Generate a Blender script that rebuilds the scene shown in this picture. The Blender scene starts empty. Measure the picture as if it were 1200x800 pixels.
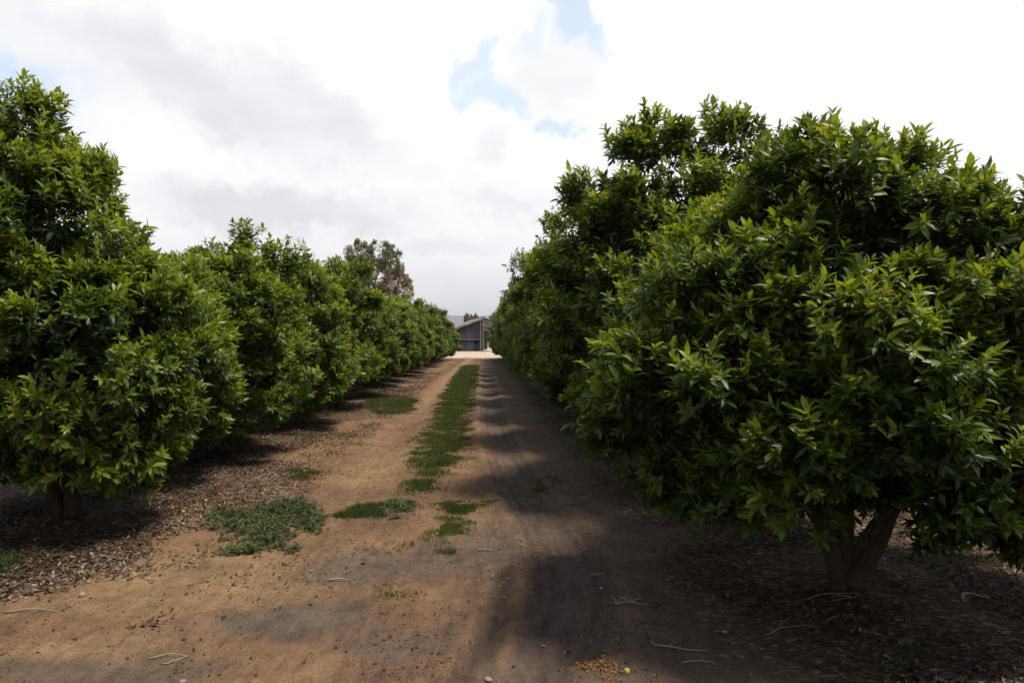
import bpy, math, random
import numpy as np
from mathutils import Vector

random.seed(7)
D = bpy.data
C = bpy.context.scene.collection
R = math.radians
F, HZ, CAMZ = 867.0, 396.0, 1.6          # focal length (px of a 1200 px wide frame), horizon, eye height
ROW = -38.0 / 867.0                      # drift of the tree rows per metre of distance


def G(px, py, z=0.0):
    """place on the ground surveyed from the photograph"""
    d = (CAMZ - z) * F / (py - HZ)
    return ((px - 600) / F * d, d)


# ---------------------------------------------------------------- noise
def _h(ix, iy, seed):
    n = (ix.astype(np.int64) * 374761393 + iy.astype(np.int64) * 668265263 + seed * 69069) & 0xffffffff
    n = ((n ^ (n >> 13)) * 1274126177) & 0xffffffff
    n = (n ^ (n >> 16)) & 0xffff
    return n / 65535.0


def vn(x, y, s=0):
    x = np.asarray(x, float); y = np.asarray(y, float)
    ix = np.floor(x); iy = np.floor(y)
    fx = x - ix; fy = y - iy
    fx = fx * fx * (3 - 2 * fx); fy = fy * fy * (3 - 2 * fy)
    a = _h(ix, iy, s); b = _h(ix + 1, iy, s); c = _h(ix, iy + 1, s); d = _h(ix + 1, iy + 1, s)
    return (a * (1 - fx) + b * fx) * (1 - fy) + (c * (1 - fx) + d * fx) * fy


def fbm(x, y, s=0, o=4):
    v = 0; a = .5; t = 0
    for k in range(o):
        v = v + a * vn(x * 2 ** k + 17.3 * k, y * 2 ** k - 9.1 * k, s + k); t += a; a *= .5
    return v / t


def sst(a, b, x):
    t = np.clip((x - a) / (b - a), 0, 1)
    return t * t * (3 - 2 * t)


def pdist(x, y, pts):
    """distance to a polyline"""
    best = np.full(np.shape(x), 1e9)
    for (ax, ay), (bx, by) in zip(pts[:-1], pts[1:]):
        dx, dy = bx - ax, by - ay
        t = np.clip(((x - ax) * dx + (y - ay) * dy) / (dx * dx + dy * dy), 0, 1)
        best = np.minimum(best, np.hypot(x - ax - t * dx, y - ay - t * dy))
    return best


def smooth_line(pts, n=6):
    out = []
    P = [pts[0]] + list(pts) + [pts[-1]]
    for i in range(1, len(P) - 2):
        p0, p1, p2, p3 = [np.array(q) for q in P[i - 1:i + 3]]
        for k in range(n):
            t = k / n
            out.append(tuple(.5 * ((2 * p1) + (-p0 + p2) * t + (2 * p0 - 5 * p1 + 4 * p2 - p3) * t * t + (-p0 + 3 * p1 - 3 * p2 + p3) * t ** 3)))
    out.append(tuple(P[-1]))
    return out


# ---------------------------------------------------------------- tagging
def tag(o, label=None, cat=None, group=None, kind=None):
    if label: o['label'] = label
    if cat: o['category'] = cat
    if group: o['group'] = group
    if kind: o['kind'] = kind
    return o


def empty(name, loc, rz=0.0, s=(1, 1, 1)):
    o = D.objects.new(name, None); C.objects.link(o)
    o.location = loc; o.rotation_euler = (0, 0, rz); o.scale = s
    o.empty_display_size = .2
    return o


def link(name, me, parent=None, mat=None):
    o = D.objects.new(name, me); C.objects.link(o)
    if mat is not None and not me.materials: me.materials.append(mat)
    if parent: o.parent = parent
    return o


def mesh_np(name, V, faces, attrs=None, smooth=True):
    """faces: list of (n,k) index arrays"""
    me = D.meshes.new(name)
    V = np.asarray(V, np.float32)
    me.vertices.add(len(V)); me.vertices.foreach_set('co', V.ravel())
    idx = np.concatenate([f.ravel() for f in faces]).astype(np.int32)
    tot = np.concatenate([np.full(len(f), f.shape[1]) for f in faces]).astype(np.int32)
    st = np.concatenate([[0], np.cumsum(tot)[:-1]]).astype(np.int32)
    me.loops.add(len(idx)); me.loops.foreach_set('vertex_index', idx)
    me.polygons.add(len(tot)); me.polygons.foreach_set('loop_start', st)
    me.polygons.foreach_set('use_smooth', np.full(len(tot), smooth))
    for k, v in (attrs or {}).items():
        v = np.asarray(v, np.float32)
        if v.ndim == 1:
            a = me.attributes.new(k, 'FLOAT', 'POINT'); a.data.foreach_set('value', v)
        else:
            a = me.attributes.new(k, 'FLOAT_COLOR', 'POINT')
            a.data.foreach_set('color', np.concatenate([v, np.ones((len(v), 1), np.float32)], 1).ravel())
    me.update(calc_edges=True)
    return me


class Build:
    """collects tubes, boxes and sheets for one mesh"""
    def __init__(s): s.V = []; s.F3 = []; s.F4 = []; s.n = 0

    def add(s, v, f3=None, f4=None):
        if f3 is not None and len(f3): s.F3.append(np.asarray(f3) + s.n)
        if f4 is not None and len(f4): s.F4.append(np.asarray(f4) + s.n)
        s.V.append(np.asarray(v, float)); s.n += len(v)

    def box(s, x0, x1, y0, y1, z0, z1):
        v = [(x, y, z) for x in (x0, x1) for y in (y0, y1) for z in (z0, z1)]
        s.add(v, f4=[(0, 1, 3, 2), (4, 6, 7, 5), (0, 4, 5, 1), (2, 3, 7, 6), (0, 2, 6, 4), (1, 5, 7, 3)])

    def tube(s, pts, rad, n=8, lump=0.0, rng=None):
        pts = np.asarray(pts, float); m = len(pts)
        rad = np.broadcast_to(rad, (m,)).astype(float)
        T = np.gradient(pts, axis=0); T /= np.linalg.norm(T, axis=1)[:, None] + 1e-9
        ref = np.array([0.31, 0.95, 0.1]) if abs(T[0][2]) > .5 else np.array([0.02, 0.05, 1.0])
        A = np.cross(T, ref); A /= np.linalg.norm(A, axis=1)[:, None] + 1e-9
        B = np.cross(T, A)
        a = np.linspace(0, 2 * np.pi, n, endpoint=False)
        rr = rad[:, None] * np.ones((m, n))
        if lump:
            rr = rr * (1 + lump * (rng.random((m, n)) - .5) + lump * np.sin(a * 3 + pts[:, 2:3] * 2)[:, :] * .6)
        V = pts[:, None, :] + rr[..., None] * (np.cos(a)[None, :, None] * A[:, None, :] + np.sin(a)[None, :, None] * B[:, None, :])
        i = np.arange(m - 1)[:, None] * n; j = np.arange(n)[None, :]; k = (j + 1) % n
        f = np.stack([i + j, i + k, i + n + k, i + n + j], -1).reshape(-1, 4)
        V = np.concatenate([V.reshape(-1, 3), pts[:1], pts[-1:]])
        c0, c1 = m * n, m * n + 1
        q = np.arange(n); q2 = (q + 1) % n
        f3 = np.concatenate([np.stack([np.full(n, c0), q2, q], -1), np.stack([np.full(n, c1), (m - 1) * n + q, (m - 1) * n + q2], -1)])
        s.add(V, f3, f)

    def mesh(s, name, smooth=False, attrs=None):
        fs = []
        if s.F4: fs.append(np.concatenate(s.F4))
        if s.F3: fs.append(np.concatenate(s.F3))
        return mesh_np(name, np.concatenate(s.V), fs, attrs, smooth)


# ---------------------------------------------------------------- materials
class NT:
    def __init__(s, name):
        s.m = D.materials.new(name); s.m.use_nodes = True
        s.t = s.m.node_tree; s.t.nodes.clear()
        s.out = s.n('ShaderNodeOutputMaterial')

    def n(s, typ, **kw):
        nd = s.t.nodes.new(typ)
        for k, v in kw.items():
            if k.startswith('i_'):
                key = k[2:]; key = int(key) if key.isdigit() else key.replace('_', ' ')
                if hasattr(v, 'is_linked') or hasattr(v, 'links'): s.t.links.new(v, nd.inputs[key])
                else: nd.inputs[key].default_value = v
            else: setattr(nd, k, v)
        return nd

    def l(s, a, b): s.t.links.new(a, b)

    def noise(s, scale, detail=4, rough=.6, vec=None, dist=0):
        nd = s.n('ShaderNodeTexNoise'); nd.inputs['Scale'].default_value = scale
        nd.inputs['Detail'].default_value = detail; nd.inputs['Roughness'].default_value = rough
        nd.inputs['Distortion'].default_value = dist
        if vec is not None: s.l(vec, nd.inputs['Vector'])
        return nd

    def ramp(s, fac, stops):
        nd = s.n('ShaderNodeValToRGB'); s.l(fac, nd.inputs[0])
        e = nd.color_ramp.elements
        while len(e) < len(stops): e.new(.5)
        for q, (p, c) in zip(e, stops):
            q.position = p; q.color = (c, c, c, 1) if isinstance(c, (int, float)) else (*c, 1)
        return nd.outputs[0]

    def mix(s, fac, a, b, typ='MIX'):
        nd = s.n('ShaderNodeMix', data_type='RGBA', blend_type=typ)
        for k, v in ((0, fac), (6, a), (7, b)):
            if hasattr(v, 'links'): s.l(v, nd.inputs[k])
            elif isinstance(v, tuple): nd.inputs[k].default_value = (*v, 1)
            else: nd.inputs[k].default_value = v
        return nd.outputs[2]

    def math(s, op, a, b=0.0, c=None, clamp=False):
        nd = s.n('ShaderNodeMath', operation=op); nd.use_clamp = clamp
        for k, v in ((0, a), (1, b), (2, c)):
            if v is None: continue
            if hasattr(v, 'links'): s.l(v, nd.inputs[k])
            else: nd.inputs[k].default_value = v
        return nd.outputs[0]

    def bump(s, h, strength, dist):
        b = s.n('ShaderNodeBump'); b.inputs['Strength'].default_value = strength; b.inputs['Distance'].default_value = dist
        s.l(h, b.inputs['Height']); return b.outputs[0]

    def bsdf(s, col, rough=.8, spec=.3, normal=None, metal=0.0):
        p = s.n('ShaderNodeBsdfPrincipled')
        for k, v in (('Base Color', col), ('Roughness', rough), ('Specular IOR Level', spec), ('Metallic', metal)):
            if hasattr(v, 'links'): s.l(v, p.inputs[k])
            else: p.inputs[k].default_value = (*v, 1) if isinstance(v, tuple) else v
        if normal is not None: s.l(normal, p.inputs['Normal'])
        return p.outputs[0]

    def done(s, sh): s.l(sh, s.out.inputs[0]); return s.m


def leaf_mat(name, old, mid, young, rough=.38, spec=.5, trans=.3, warm=(1.35, 1.25, .55)):
    t = NT(name)
    at = t.n('ShaderNodeAttribute', attribute_name='age_tone')
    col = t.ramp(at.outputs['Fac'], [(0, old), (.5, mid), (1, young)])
    g = t.n('ShaderNodeTexCoord')
    nz = t.noise(1.1, 2, .5, g.outputs['Object'])
    col = t.mix(1.0, col, t.ramp(nz.outputs[0], [(.3, (.82, .85, .9)), (.7, (1.16, 1.12, 1.0))]), 'MULTIPLY')
    nz2 = t.noise(38, 2, .5, g.outputs['Object'])
    col = t.mix(1.0, col, t.ramp(nz2.outputs[0], [(.3, (.7, .74, .8)), (.55, (1, 1, 1)), (.76, (1.35, 1.15, .85))]), 'MULTIPLY')
    tc = t.mix(1.0, col, warm, 'MULTIPLY')
    p = t.bsdf(col, rough, spec)
    tr = t.n('ShaderNodeBsdfTranslucent'); t.l(tc, tr.inputs[0])
    mx = t.n('ShaderNodeMixShader'); mx.inputs[0].default_value = trans
    t.l(p, mx.inputs[1]); t.l(tr.outputs[0], mx.inputs[2])
    return t.done(mx.outputs[0])


M = {}
M['citrus_leaf'] = leaf_mat('citrus_leaf', (.016, .038, .007), (.088, .155, .015), (.27, .34, .042), rough=.40, spec=.40, trans=.40, warm=(1.5, 1.3, .4))  # old and young leaf tones, spread wider to carry shade and highlight contrast
M['grass'] = leaf_mat('grass_blade', (.062, .098, .024), (.105, .150, .038), (.22, .20, .09), rough=.6, spec=.25, trans=.3)
M['weed'] = leaf_mat('weed_leaf', (.060, .082, .036), (.105, .13, .052), (.16, .17, .075), rough=.7, spec=.2, trans=.2)
M['gum_leaf'] = leaf_mat('gum_leaf', (.16, .19, .08), (.29, .30, .14), (.38, .29, .19), rough=.6, spec=.3, trans=.25, warm=(1.1, 1.05, .8))
M['far_leaf'] = leaf_mat('far_leaf', (.20, .24, .16), (.24, .28, .19), (.28, .29, .2), rough=.7, spec=.2, trans=.2, warm=(1, 1, 1))
M['litter'] = leaf_mat('dry_leaf', (.048, .028, .017), (.105, .060, .033), (.34, .27, .21), rough=.75, spec=.25, trans=.08, warm=(1, 1, 1))


def bark():
    t = NT('bark'); g = t.n('ShaderNodeTexCoord')
    mp = t.n('ShaderNodeMapping'); mp.inputs['Scale'].default_value = (1, 1, .3); t.l(g.outputs['Object'], mp.inputs[0])
    a = t.noise(22, 6, .7, mp.outputs[0]); b = t.noise(4, 4, .6, g.outputs['Object'])
    c = t.mix(b.outputs[0], (.036, .026, .019), (.105, .075, .052))
    c = t.mix(1.0, c, t.ramp(a.outputs[0], [(.3, .55), (.65, 1.1)]), 'MULTIPLY')
    return t.done(t.bsdf(c, .85, .2, t.bump(a.outputs[0], .7, .015)))


def twigmat():
    t = NT('dead_wood'); g = t.n('ShaderNodeTexCoord')
    a = t.noise(30, 4, .7, g.outputs['Object'])
    return t.done(t.bsdf(t.mix(a.outputs[0], (.14, .10, .075), (.48, .40, .31)), .8, .2))


def soil():
    t = NT('soil'); g = t.n('ShaderNodeTexCoord'); P = g.outputs['Object']
    at = t.n('ShaderNodeAttribute', attribute_name='tint')
    lit = t.n('ShaderNodeAttribute', attribute_name='litter').outputs['Fac']
    n1 = t.noise(9, 8, .72, P); n2 = t.noise(70, 5, .7, P); n3 = t.noise(2.1, 5, .6, P); n4 = t.noise(260, 3, .7, P)
    col = t.mix(1.0, at.outputs['Color'], t.ramp(n1.outputs[0], [(.3, (.70, .69, .68)), (.5, (1, 1, 1)), (.72, (1.22, 1.2, 1.18))]), 'MULTIPLY')
    col = t.mix(1.0, col, t.ramp(n2.outputs[0], [(.32, (.66, .64, .62)), (.5, (1, 1, 1)), (.7, (1.25, 1.24, 1.22))]), 'MULTIPLY')
    col = t.mix(1.0, col, t.ramp(n4.outputs[0], [(.3, (.78, .77, .76)), (.6, (1.05, 1.05, 1.05))]), 'MULTIPLY')
    col = t.mix(1.0, col, t.ramp(n3.outputs[0], [(.3, (.86, .84, .86)), (.7, (1.12, 1.12, 1.08))]), 'MULTIPLY')
    # small crumbs: pebbles and bits of bark
    v = t.n('ShaderNodeTexVoronoi'); v.inputs['Scale'].default_value = 46; t.l(P, v.inputs['Vector'])
    crumb = t.ramp(v.outputs['Distance'], [(.10, 1.0), (.2, 0.0)])
    pick = t.ramp(v.outputs['Color'], [(.55, 0.0), (.6, 1.0)])
    cf = t.math('MULTIPLY', crumb, pick)
    pebc = t.mix(v.outputs['Color'], (.07, .045, .03), (.38, .30, .22))
    col = t.mix(t.math('MULTIPLY', cf, .4), col, pebc)
    # ground litter pieces between the loose leaves
    v2 = t.n('ShaderNodeTexVoronoi'); v2.inputs['Scale'].default_value = 30
    mp = t.n('ShaderNodeMapping'); mp.inputs['Scale'].default_value = (1, 1.9, 1); mp.inputs['Rotation'].default_value = (0, 0, .6)
    t.l(P, mp.inputs[0]); t.l(mp.outputs[0], v2.inputs['Vector'])
    lc = t.ramp(t.n('ShaderNodeSeparateColor', i_0=v2.outputs['Color']).outputs[0], [(.1, (.045, .028, .018)), (.45, (.12, .075, .042)), (.8, (.2, .13, .08)), (.97, (.4, .34, .27))])
    lf = t.math('MULTIPLY', lit, t.ramp(n1.outputs[0], [(.35, .35), (.6, 1.0)]), clamp=True)
    col = t.mix(lf, col, lc)
    # streaks drawn out along the track by wheels and run-off
    ms = t.n('ShaderNodeMapping'); ms.inputs['Scale'].default_value = (1, .16, 1); ms.inputs['Rotation'].default_value = (0, 0, -.09); t.l(P, ms.inputs[0])
    n5 = t.noise(16, 6, .7, ms.outputs[0], .4)
    col = t.mix(t.math('SUBTRACT', 1.0, lit, clamp=True), col, t.mix(1.0, col, t.ramp(n5.outputs[0], [(.33, (.76, .76, .77)), (.5, (1, 1, 1)), (.68, (1.17, 1.15, 1.12))]), 'MULTIPLY'))
    # scattered dark crumbs of bark and dung-brown clods
    v3 = t.n('ShaderNodeTexVoronoi'); v3.inputs['Scale'].default_value = 17; t.l(t.n('ShaderNodeVectorMath', operation='ADD', i_0=P, i_1=n2.outputs[1]).outputs[0], v3.inputs['Vector'])
    clod = t.math('MULTIPLY', t.ramp(v3.outputs['Distance'], [(.10, 1.0), (.26, 0.0)]), t.ramp(v3.outputs['Color'], [(.7, 0.0), (.85, 1.0)]))
    col = t.mix(t.math('MULTIPLY', clod, .6), col, (.05, .035, .026))
    h = t.math('ADD', t.math('MULTIPLY', n1.outputs[0], 1.0), t.math('MULTIPLY', n2.outputs[0], .5))
    h = t.math('ADD', h, t.math('MULTIPLY', cf, .5))
    h = t.math('ADD', h, t.math('MULTIPLY', t.math('MULTIPLY', lf, v2.outputs['Distance']), 1.2))
    return t.done(t.bsdf(col, .95, .12, t.bump(h, .8, .04)))


M['bark'] = bark(); M['twig'] = twigmat(); M['soil'] = soil()


def tin(name, a, b, rust, amount):
    t = NT(name); g = t.n('ShaderNodeTexCoord'); P = g.outputs['Object']
    mp = t.n('ShaderNodeMapping'); mp.inputs['Scale'].default_value = (1, 1, .25); t.l(P, mp.inputs[0])
    n = t.noise(1.6, 5, .65, mp.outputs[0]); n2 = t.noise(.8, 4, .6, P)
    c = t.mix(t.ramp(n.outputs[0], [(.35, 0.), (.65, 1.)]), a, b)
    c = t.mix(t.ramp(n2.outputs[0], [(.5, 0.), (.75, amount)]), c, rust)
    return t.done(t.bsdf(c, .6, .35))


M['wall_tin'] = tin('weathered_sheet', (.036, .037, .044), (.115, .117, .13), (.06, .036, .03), .8)
M['roof_tin'] = tin('roof_sheet', (.17, .145, .15), (.24, .20, .20), (.16, .085, .06), .9)
M['timber'] = tin('old_timber', (.24, .21, .19), (.40, .36, .33), (.12, .09, .07), .7)
M['dark'] = tin('dark_timber_and_shade', (.03, .024, .022), (.05, .04, .035), (.04, .025, .02), .6)
M['concrete'] = tin('concrete', (.42, .37, .32), (.52, .46, .40), (.3, .24, .18), .7)


def plain(name, c, rough=.7, spec=.3, var=.25):
    t = NT(name); g = t.n('ShaderNodeTexCoord'); n = t.noise(14, 4, .6, g.outputs['Object'])
    lo = tuple(q * (1 - var) for q in c); hi = tuple(q * (1 + var) for q in c)
    return t.done(t.bsdf(t.mix(n.outputs[0], lo, hi), rough, spec))


M['rind'] = plain('pale_rind', (.50, .50, .10), .5, .4)
M['stone'] = plain('stone', (.30, .25, .20), .85, .2, .4)
M['chips'] = plain('orange_wood_chips', (.34, .16, .05), .8, .2, .5)
M['hill'] = plain('hill_scrub', (.085, .09, .085), .95, .1, .3)

# ---------------------------------------------------------------- ground
LW = smooth_line([G(552, 420), G(545, 426), G(528, 440), G(500, 470), G(472, 500), G(440, 540), G(400, 588), G(360, 630), G(300, 700), G(210, 770), (-1.9, 1.8), (-2.2, -6)])
RW = smooth_line([G(566, 420), G(569, 430), G(572, 450), G(578, 490), G(590, 530), G(610, 570), G(640, 610), G(664, 650), G(672, 700), G(650, 760), G(600, 830), (-.35, -6)])
CW = smooth_line([G(590, 670), G(588, 705), G(570, 750), G(530, 800), G(470, 850), (-.9, 1)])


def lat(x, y): return x - ROW * y


def gz(x, y):
    """height of the ground"""
    x = np.asarray(x, float); y = np.asarray(y, float)
    la = lat(x, y)
    near = 1 - sst(60, 85, y)
    z = (fbm(x * .9, y * .9, 3) - .5) * .07 * near
    z = z + (fbm(x * 4, y * 4, 9, 3) - .5) * .022 * near
    dl = pdist(x, y, LW); dr = pdist(x, y, RW); dc = pdist(x, y, CW)
    z = z - .030 * np.exp(-(dl / .20) ** 2) * near - .038 * np.exp(-(dr / .19) ** 2) * near
    z = z + .026 * np.exp(-((dr - .33) / .08) ** 2) * near + .012 * np.exp(-((dl - .34) / .12) ** 2) * near
    z = z - .026 * np.exp(-(dc / .055) ** 2) + .014 * np.exp(-((dc - .11) / .045) ** 2)
    z = z + (vn(x * 11, y * 11, 14) - .5) * .012 * (y < 14)
    tread = (np.sin(np.minimum(dr, .4) * 62) * .008) * np.exp(-(dr / .22) ** 2) * near
    z = z + tread
    ridge = np.exp(-((la - 2.35) / .8) ** 2) + np.exp(-((la + 3.6) / .9) ** 2)
    z = z + .07 * ridge * near
    return z


def axis(lo, hi, dense0, dense1, step, grow=1.12):
    mid = list(np.arange(dense0, dense1 + step / 2, step))
    up = []; s = step; v = mid[-1]
    while v < hi: s *= grow; v += s; up.append(v)
    dn = []; s = step; v = mid[0]
    while v > lo: s *= grow; v -= s; dn.append(v)
    return np.array(dn[::-1] + mid + up)


xs = axis(-7000, 7000, -5.2, 4.6, .035, 1.10)
ys = axis(-3000, 7500, 2.2, 9.5, .035, 1.022)
X, Y = np.meshgrid(xs, ys)
Z = gz(X, Y)
la = lat(X, Y)
n1 = fbm(X * .55, Y * .3, 21, 5); n2 = fbm(X * 1.7, Y * .9, 31, 5); n3 = fbm(X * 3.3, Y * 3.3, 41, 4)
dl = pdist(X, Y, LW); dr = pdist(X, Y, RW); dc = pdist(X, Y, CW)
tan = np.array((.24, .148, .084)); ochre = np.array((.30, .20, .105)); red = np.array((.155, .092, .062))
grey = np.array((.125, .100, .083)); dark = np.array((.06, .045, .036)); litc = np.array((.066, .038, .025)); pale = np.array((.60, .50, .38))


def blend(c, col, f): return c * (1 - f[..., None]) + col * f[..., None]


col = np.ones(X.shape + (3,)) * tan
col = blend(col, red, sst(.45, .68, n2) * .65)


def spot(px, py, rx, ry, s):
    cx, cy = G(px, py)
    q = np.hypot((X - cx) / rx, (Y - cy) / ry) + (n3 - .5) * .9 + (n1 - .5) * .8
    return (1 - sst(.5, 1.15, q)) * s


for s_ in ((215, 675, .75, .9, .75), (445, 545, .42, 1.6, .8), (60, 770, .7, .3, .6), (330, 690, .5, .5, .5)):
    col = blend(col, ochre, spot(*s_))
# worn, darker wheel lines, grey dust, and right-half shade put into the colour
col = blend(col, grey, np.exp(-(dr / .30) ** 2) * (.45 + .4 * n2))
col = blend(col, red, np.exp(-((dr - .05) / .11) ** 2) * .22)
col = blend(col, grey, sst(-.35, .9, la + (n2 - .5) * 1.2) * .66)  # right half greyer: damp soil, with shade put into the colour
col = blend(col, grey, np.exp(-(dl / .3) ** 2) * sst(.48, .62, n1) * .5)
for s_ in ((330, 725, .6, .28, .75), (420, 665, .4, .5, .65), (130, 790, .7, .22, .6), (500, 660, .3, .5, .4), (560, 640, .35, .7, .6), (470, 760, .4, .25, .5)):
    col = blend(col, grey, spot(*s_))
col = blend(col, dark, np.exp(-(dc / .05) ** 2) * .7)
col = blend(col, tan, np.exp(-((dc - .12) / .04) ** 2) * .5)
for q_ in (-.23, -.13, .13, .23): col = blend(col, dark, np.exp(-((dr - abs(q_)) / .025) ** 2) * .32 * sst(.25, .5, n2))
col = blend(col, tan, np.exp(-((dr - .33) / .07) ** 2) * .35)
col = blend(col, tan * 1.25, np.exp(-(dl / .22) ** 2) * sst(12, 20, Y) * .9)
col = blend(col, red * .8, np.exp(-((dl - .55) / .2) ** 2) * sst(12, 20, Y) * .6)
# rows: leaf litter and dark organic soil
litL = sst(2.35, 3.0, -la + (n2 - .5) * 1.3) * (1 - sst(5.0, 6.2, -la))
litR = sst(1.1, 1.9, la + (n2 - .5) * .9) * (1 - sst(3.6, 5.0, la + (n2 - .5) * 1.2))
lit = np.clip(litL + litR, 0, 1)
endr = 1 - sst(56, 60, Y)
lit = lit * endr * sst(-4, -1, Y)
col = blend(col, litc, lit * .8)
yard = sst(58, 61, Y) * (1 - sst(125, 140, Y))
col = blend(col, pale, yard * (.75 + .25 * n2))
fieldm = sst(125, 140, Y)
col = blend(col, np.array((.17, .16, .08)), fieldm)
col = col * (1 + (n3[..., None] - .5) * .35)
ny, nx = X.shape
i = np.arange(ny - 1)[:, None] * nx; j = np.arange(nx - 1)[None, :]
F4 = np.stack([i + j, i + j + 1, i + nx + j + 1, i + nx + j], -1).reshape(-1, 4)
me = mesh_np('ground', np.stack([X, Y, Z], -1).reshape(-1, 3), [F4], {'tint': col.reshape(-1, 3), 'litter': lit.ravel()})
ground = link('ground', me, mat=M['soil'])
tag(ground, 'sandy dirt track with wheel marks between two orchard rows', 'ground', kind='structure')


# ---------------------------------------------------------------- leaves
def norm(v): return v / (np.linalg.norm(v, axis=-1, keepdims=True) + 1e-9)


def leaves_mesh(name, base, dirv, nrm, L, W, age_tone, hi=True, curl=.12):
    side = norm(np.cross(dirv, nrm)); nrm = np.cross(side, dirv)
    b = base[:, None, :]; d = dirv[:, None, :] * L[:, None, None]; s = side[:, None, :] * W[:, None, None]; h = nrm[:, None, :] * L[:, None, None]
    if hi:
        T = np.array([(0, 0, 0), (-.42, .30, .05), (0, .30, .0), (.42, .30, .05), (-.36, .66, .02), (0, .68, -.03), (.36, .66, .02), (0, 1, -curl)])
        quads = np.array([(1, 2, 5, 4), (2, 3, 6, 5)]); tris = np.array([(0, 2, 1), (0, 3, 2), (4, 5, 7), (5, 6, 7)])
    else:
        T = np.array([(0, 0, 0), (-.5, .48, .04), (0, .5, -.02), (.5, .48, .04), (0, 1, -curl)])
        quads = np.array([(0, 2, 4, 1), (0, 3, 4, 2)]); tris = np.zeros((0, 3), int)
    k = len(T)
    V = b + T[None, :, 1:2] * d + T[None, :, 0:1] * s + T[None, :, 2:3] * h
    off = (np.arange(len(base)) * k)[:, None, None]
    fs = [(quads[None] + off).reshape(-1, 4)]
    if len(tris): fs.append((tris[None] + off).reshape(-1, 3))
    return mesh_np(name, V.reshape(-1, 3), fs, {'age_tone': np.repeat(age_tone, k)})


def sprigs(rng, P, A, age_tone, nleaf, L, spread=(.5, 1.25), stem=.10, droop=.18, Lvar=.3, ratio=.33):
    """rosettes of leaves round short shoots at P pointing along A"""
    n = len(P)
    k = np.tile(np.arange(nleaf), n); idx = np.repeat(np.arange(n), nleaf)
    f = k / max(1, nleaf - 1)
    a = A[idx]; ref = norm(rng.normal(size=(n, 3)))[idx]
    u = norm(np.cross(a, ref)); v = np.cross(a, u)
    ph = k * 2.4 + rng.random(n)[idx] * 6.28 + rng.normal(size=n * nleaf) * .3
    al = spread[1] + (spread[0] - spread[1]) * f + rng.normal(size=n * nleaf) * .18
    rad = np.cos(ph)[:, None] * u + np.sin(ph)[:, None] * v
    d = norm(a * np.cos(al)[:, None] + rad * np.sin(al)[:, None] + np.array([0, 0, -1.]) * (droop * (1.2 - f))[:, None])
    base = P[idx] + a * (stem * (f - .5) * rng.uniform(.8, 1.4, n)[idx])[:, None]
    up = norm(a * .9 + np.array([0, 0, .5]) + rng.normal(size=(n * nleaf, 3)) * .28)
    LL = L * (1 - .45 * f * rng.random(n * nleaf)) * rng.uniform(1 - Lvar, 1 + Lvar, n * nleaf) * rng.uniform(.7, 1.2, n)[idx]
    ag = np.clip(age_tone[idx] + .18 * (f - .5) + rng.normal(size=n * nleaf) * .09, 0, 1)
    return base, d, up, LL, LL * ratio * rng.uniform(.85, 1.15, n * nleaf), ag


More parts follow.
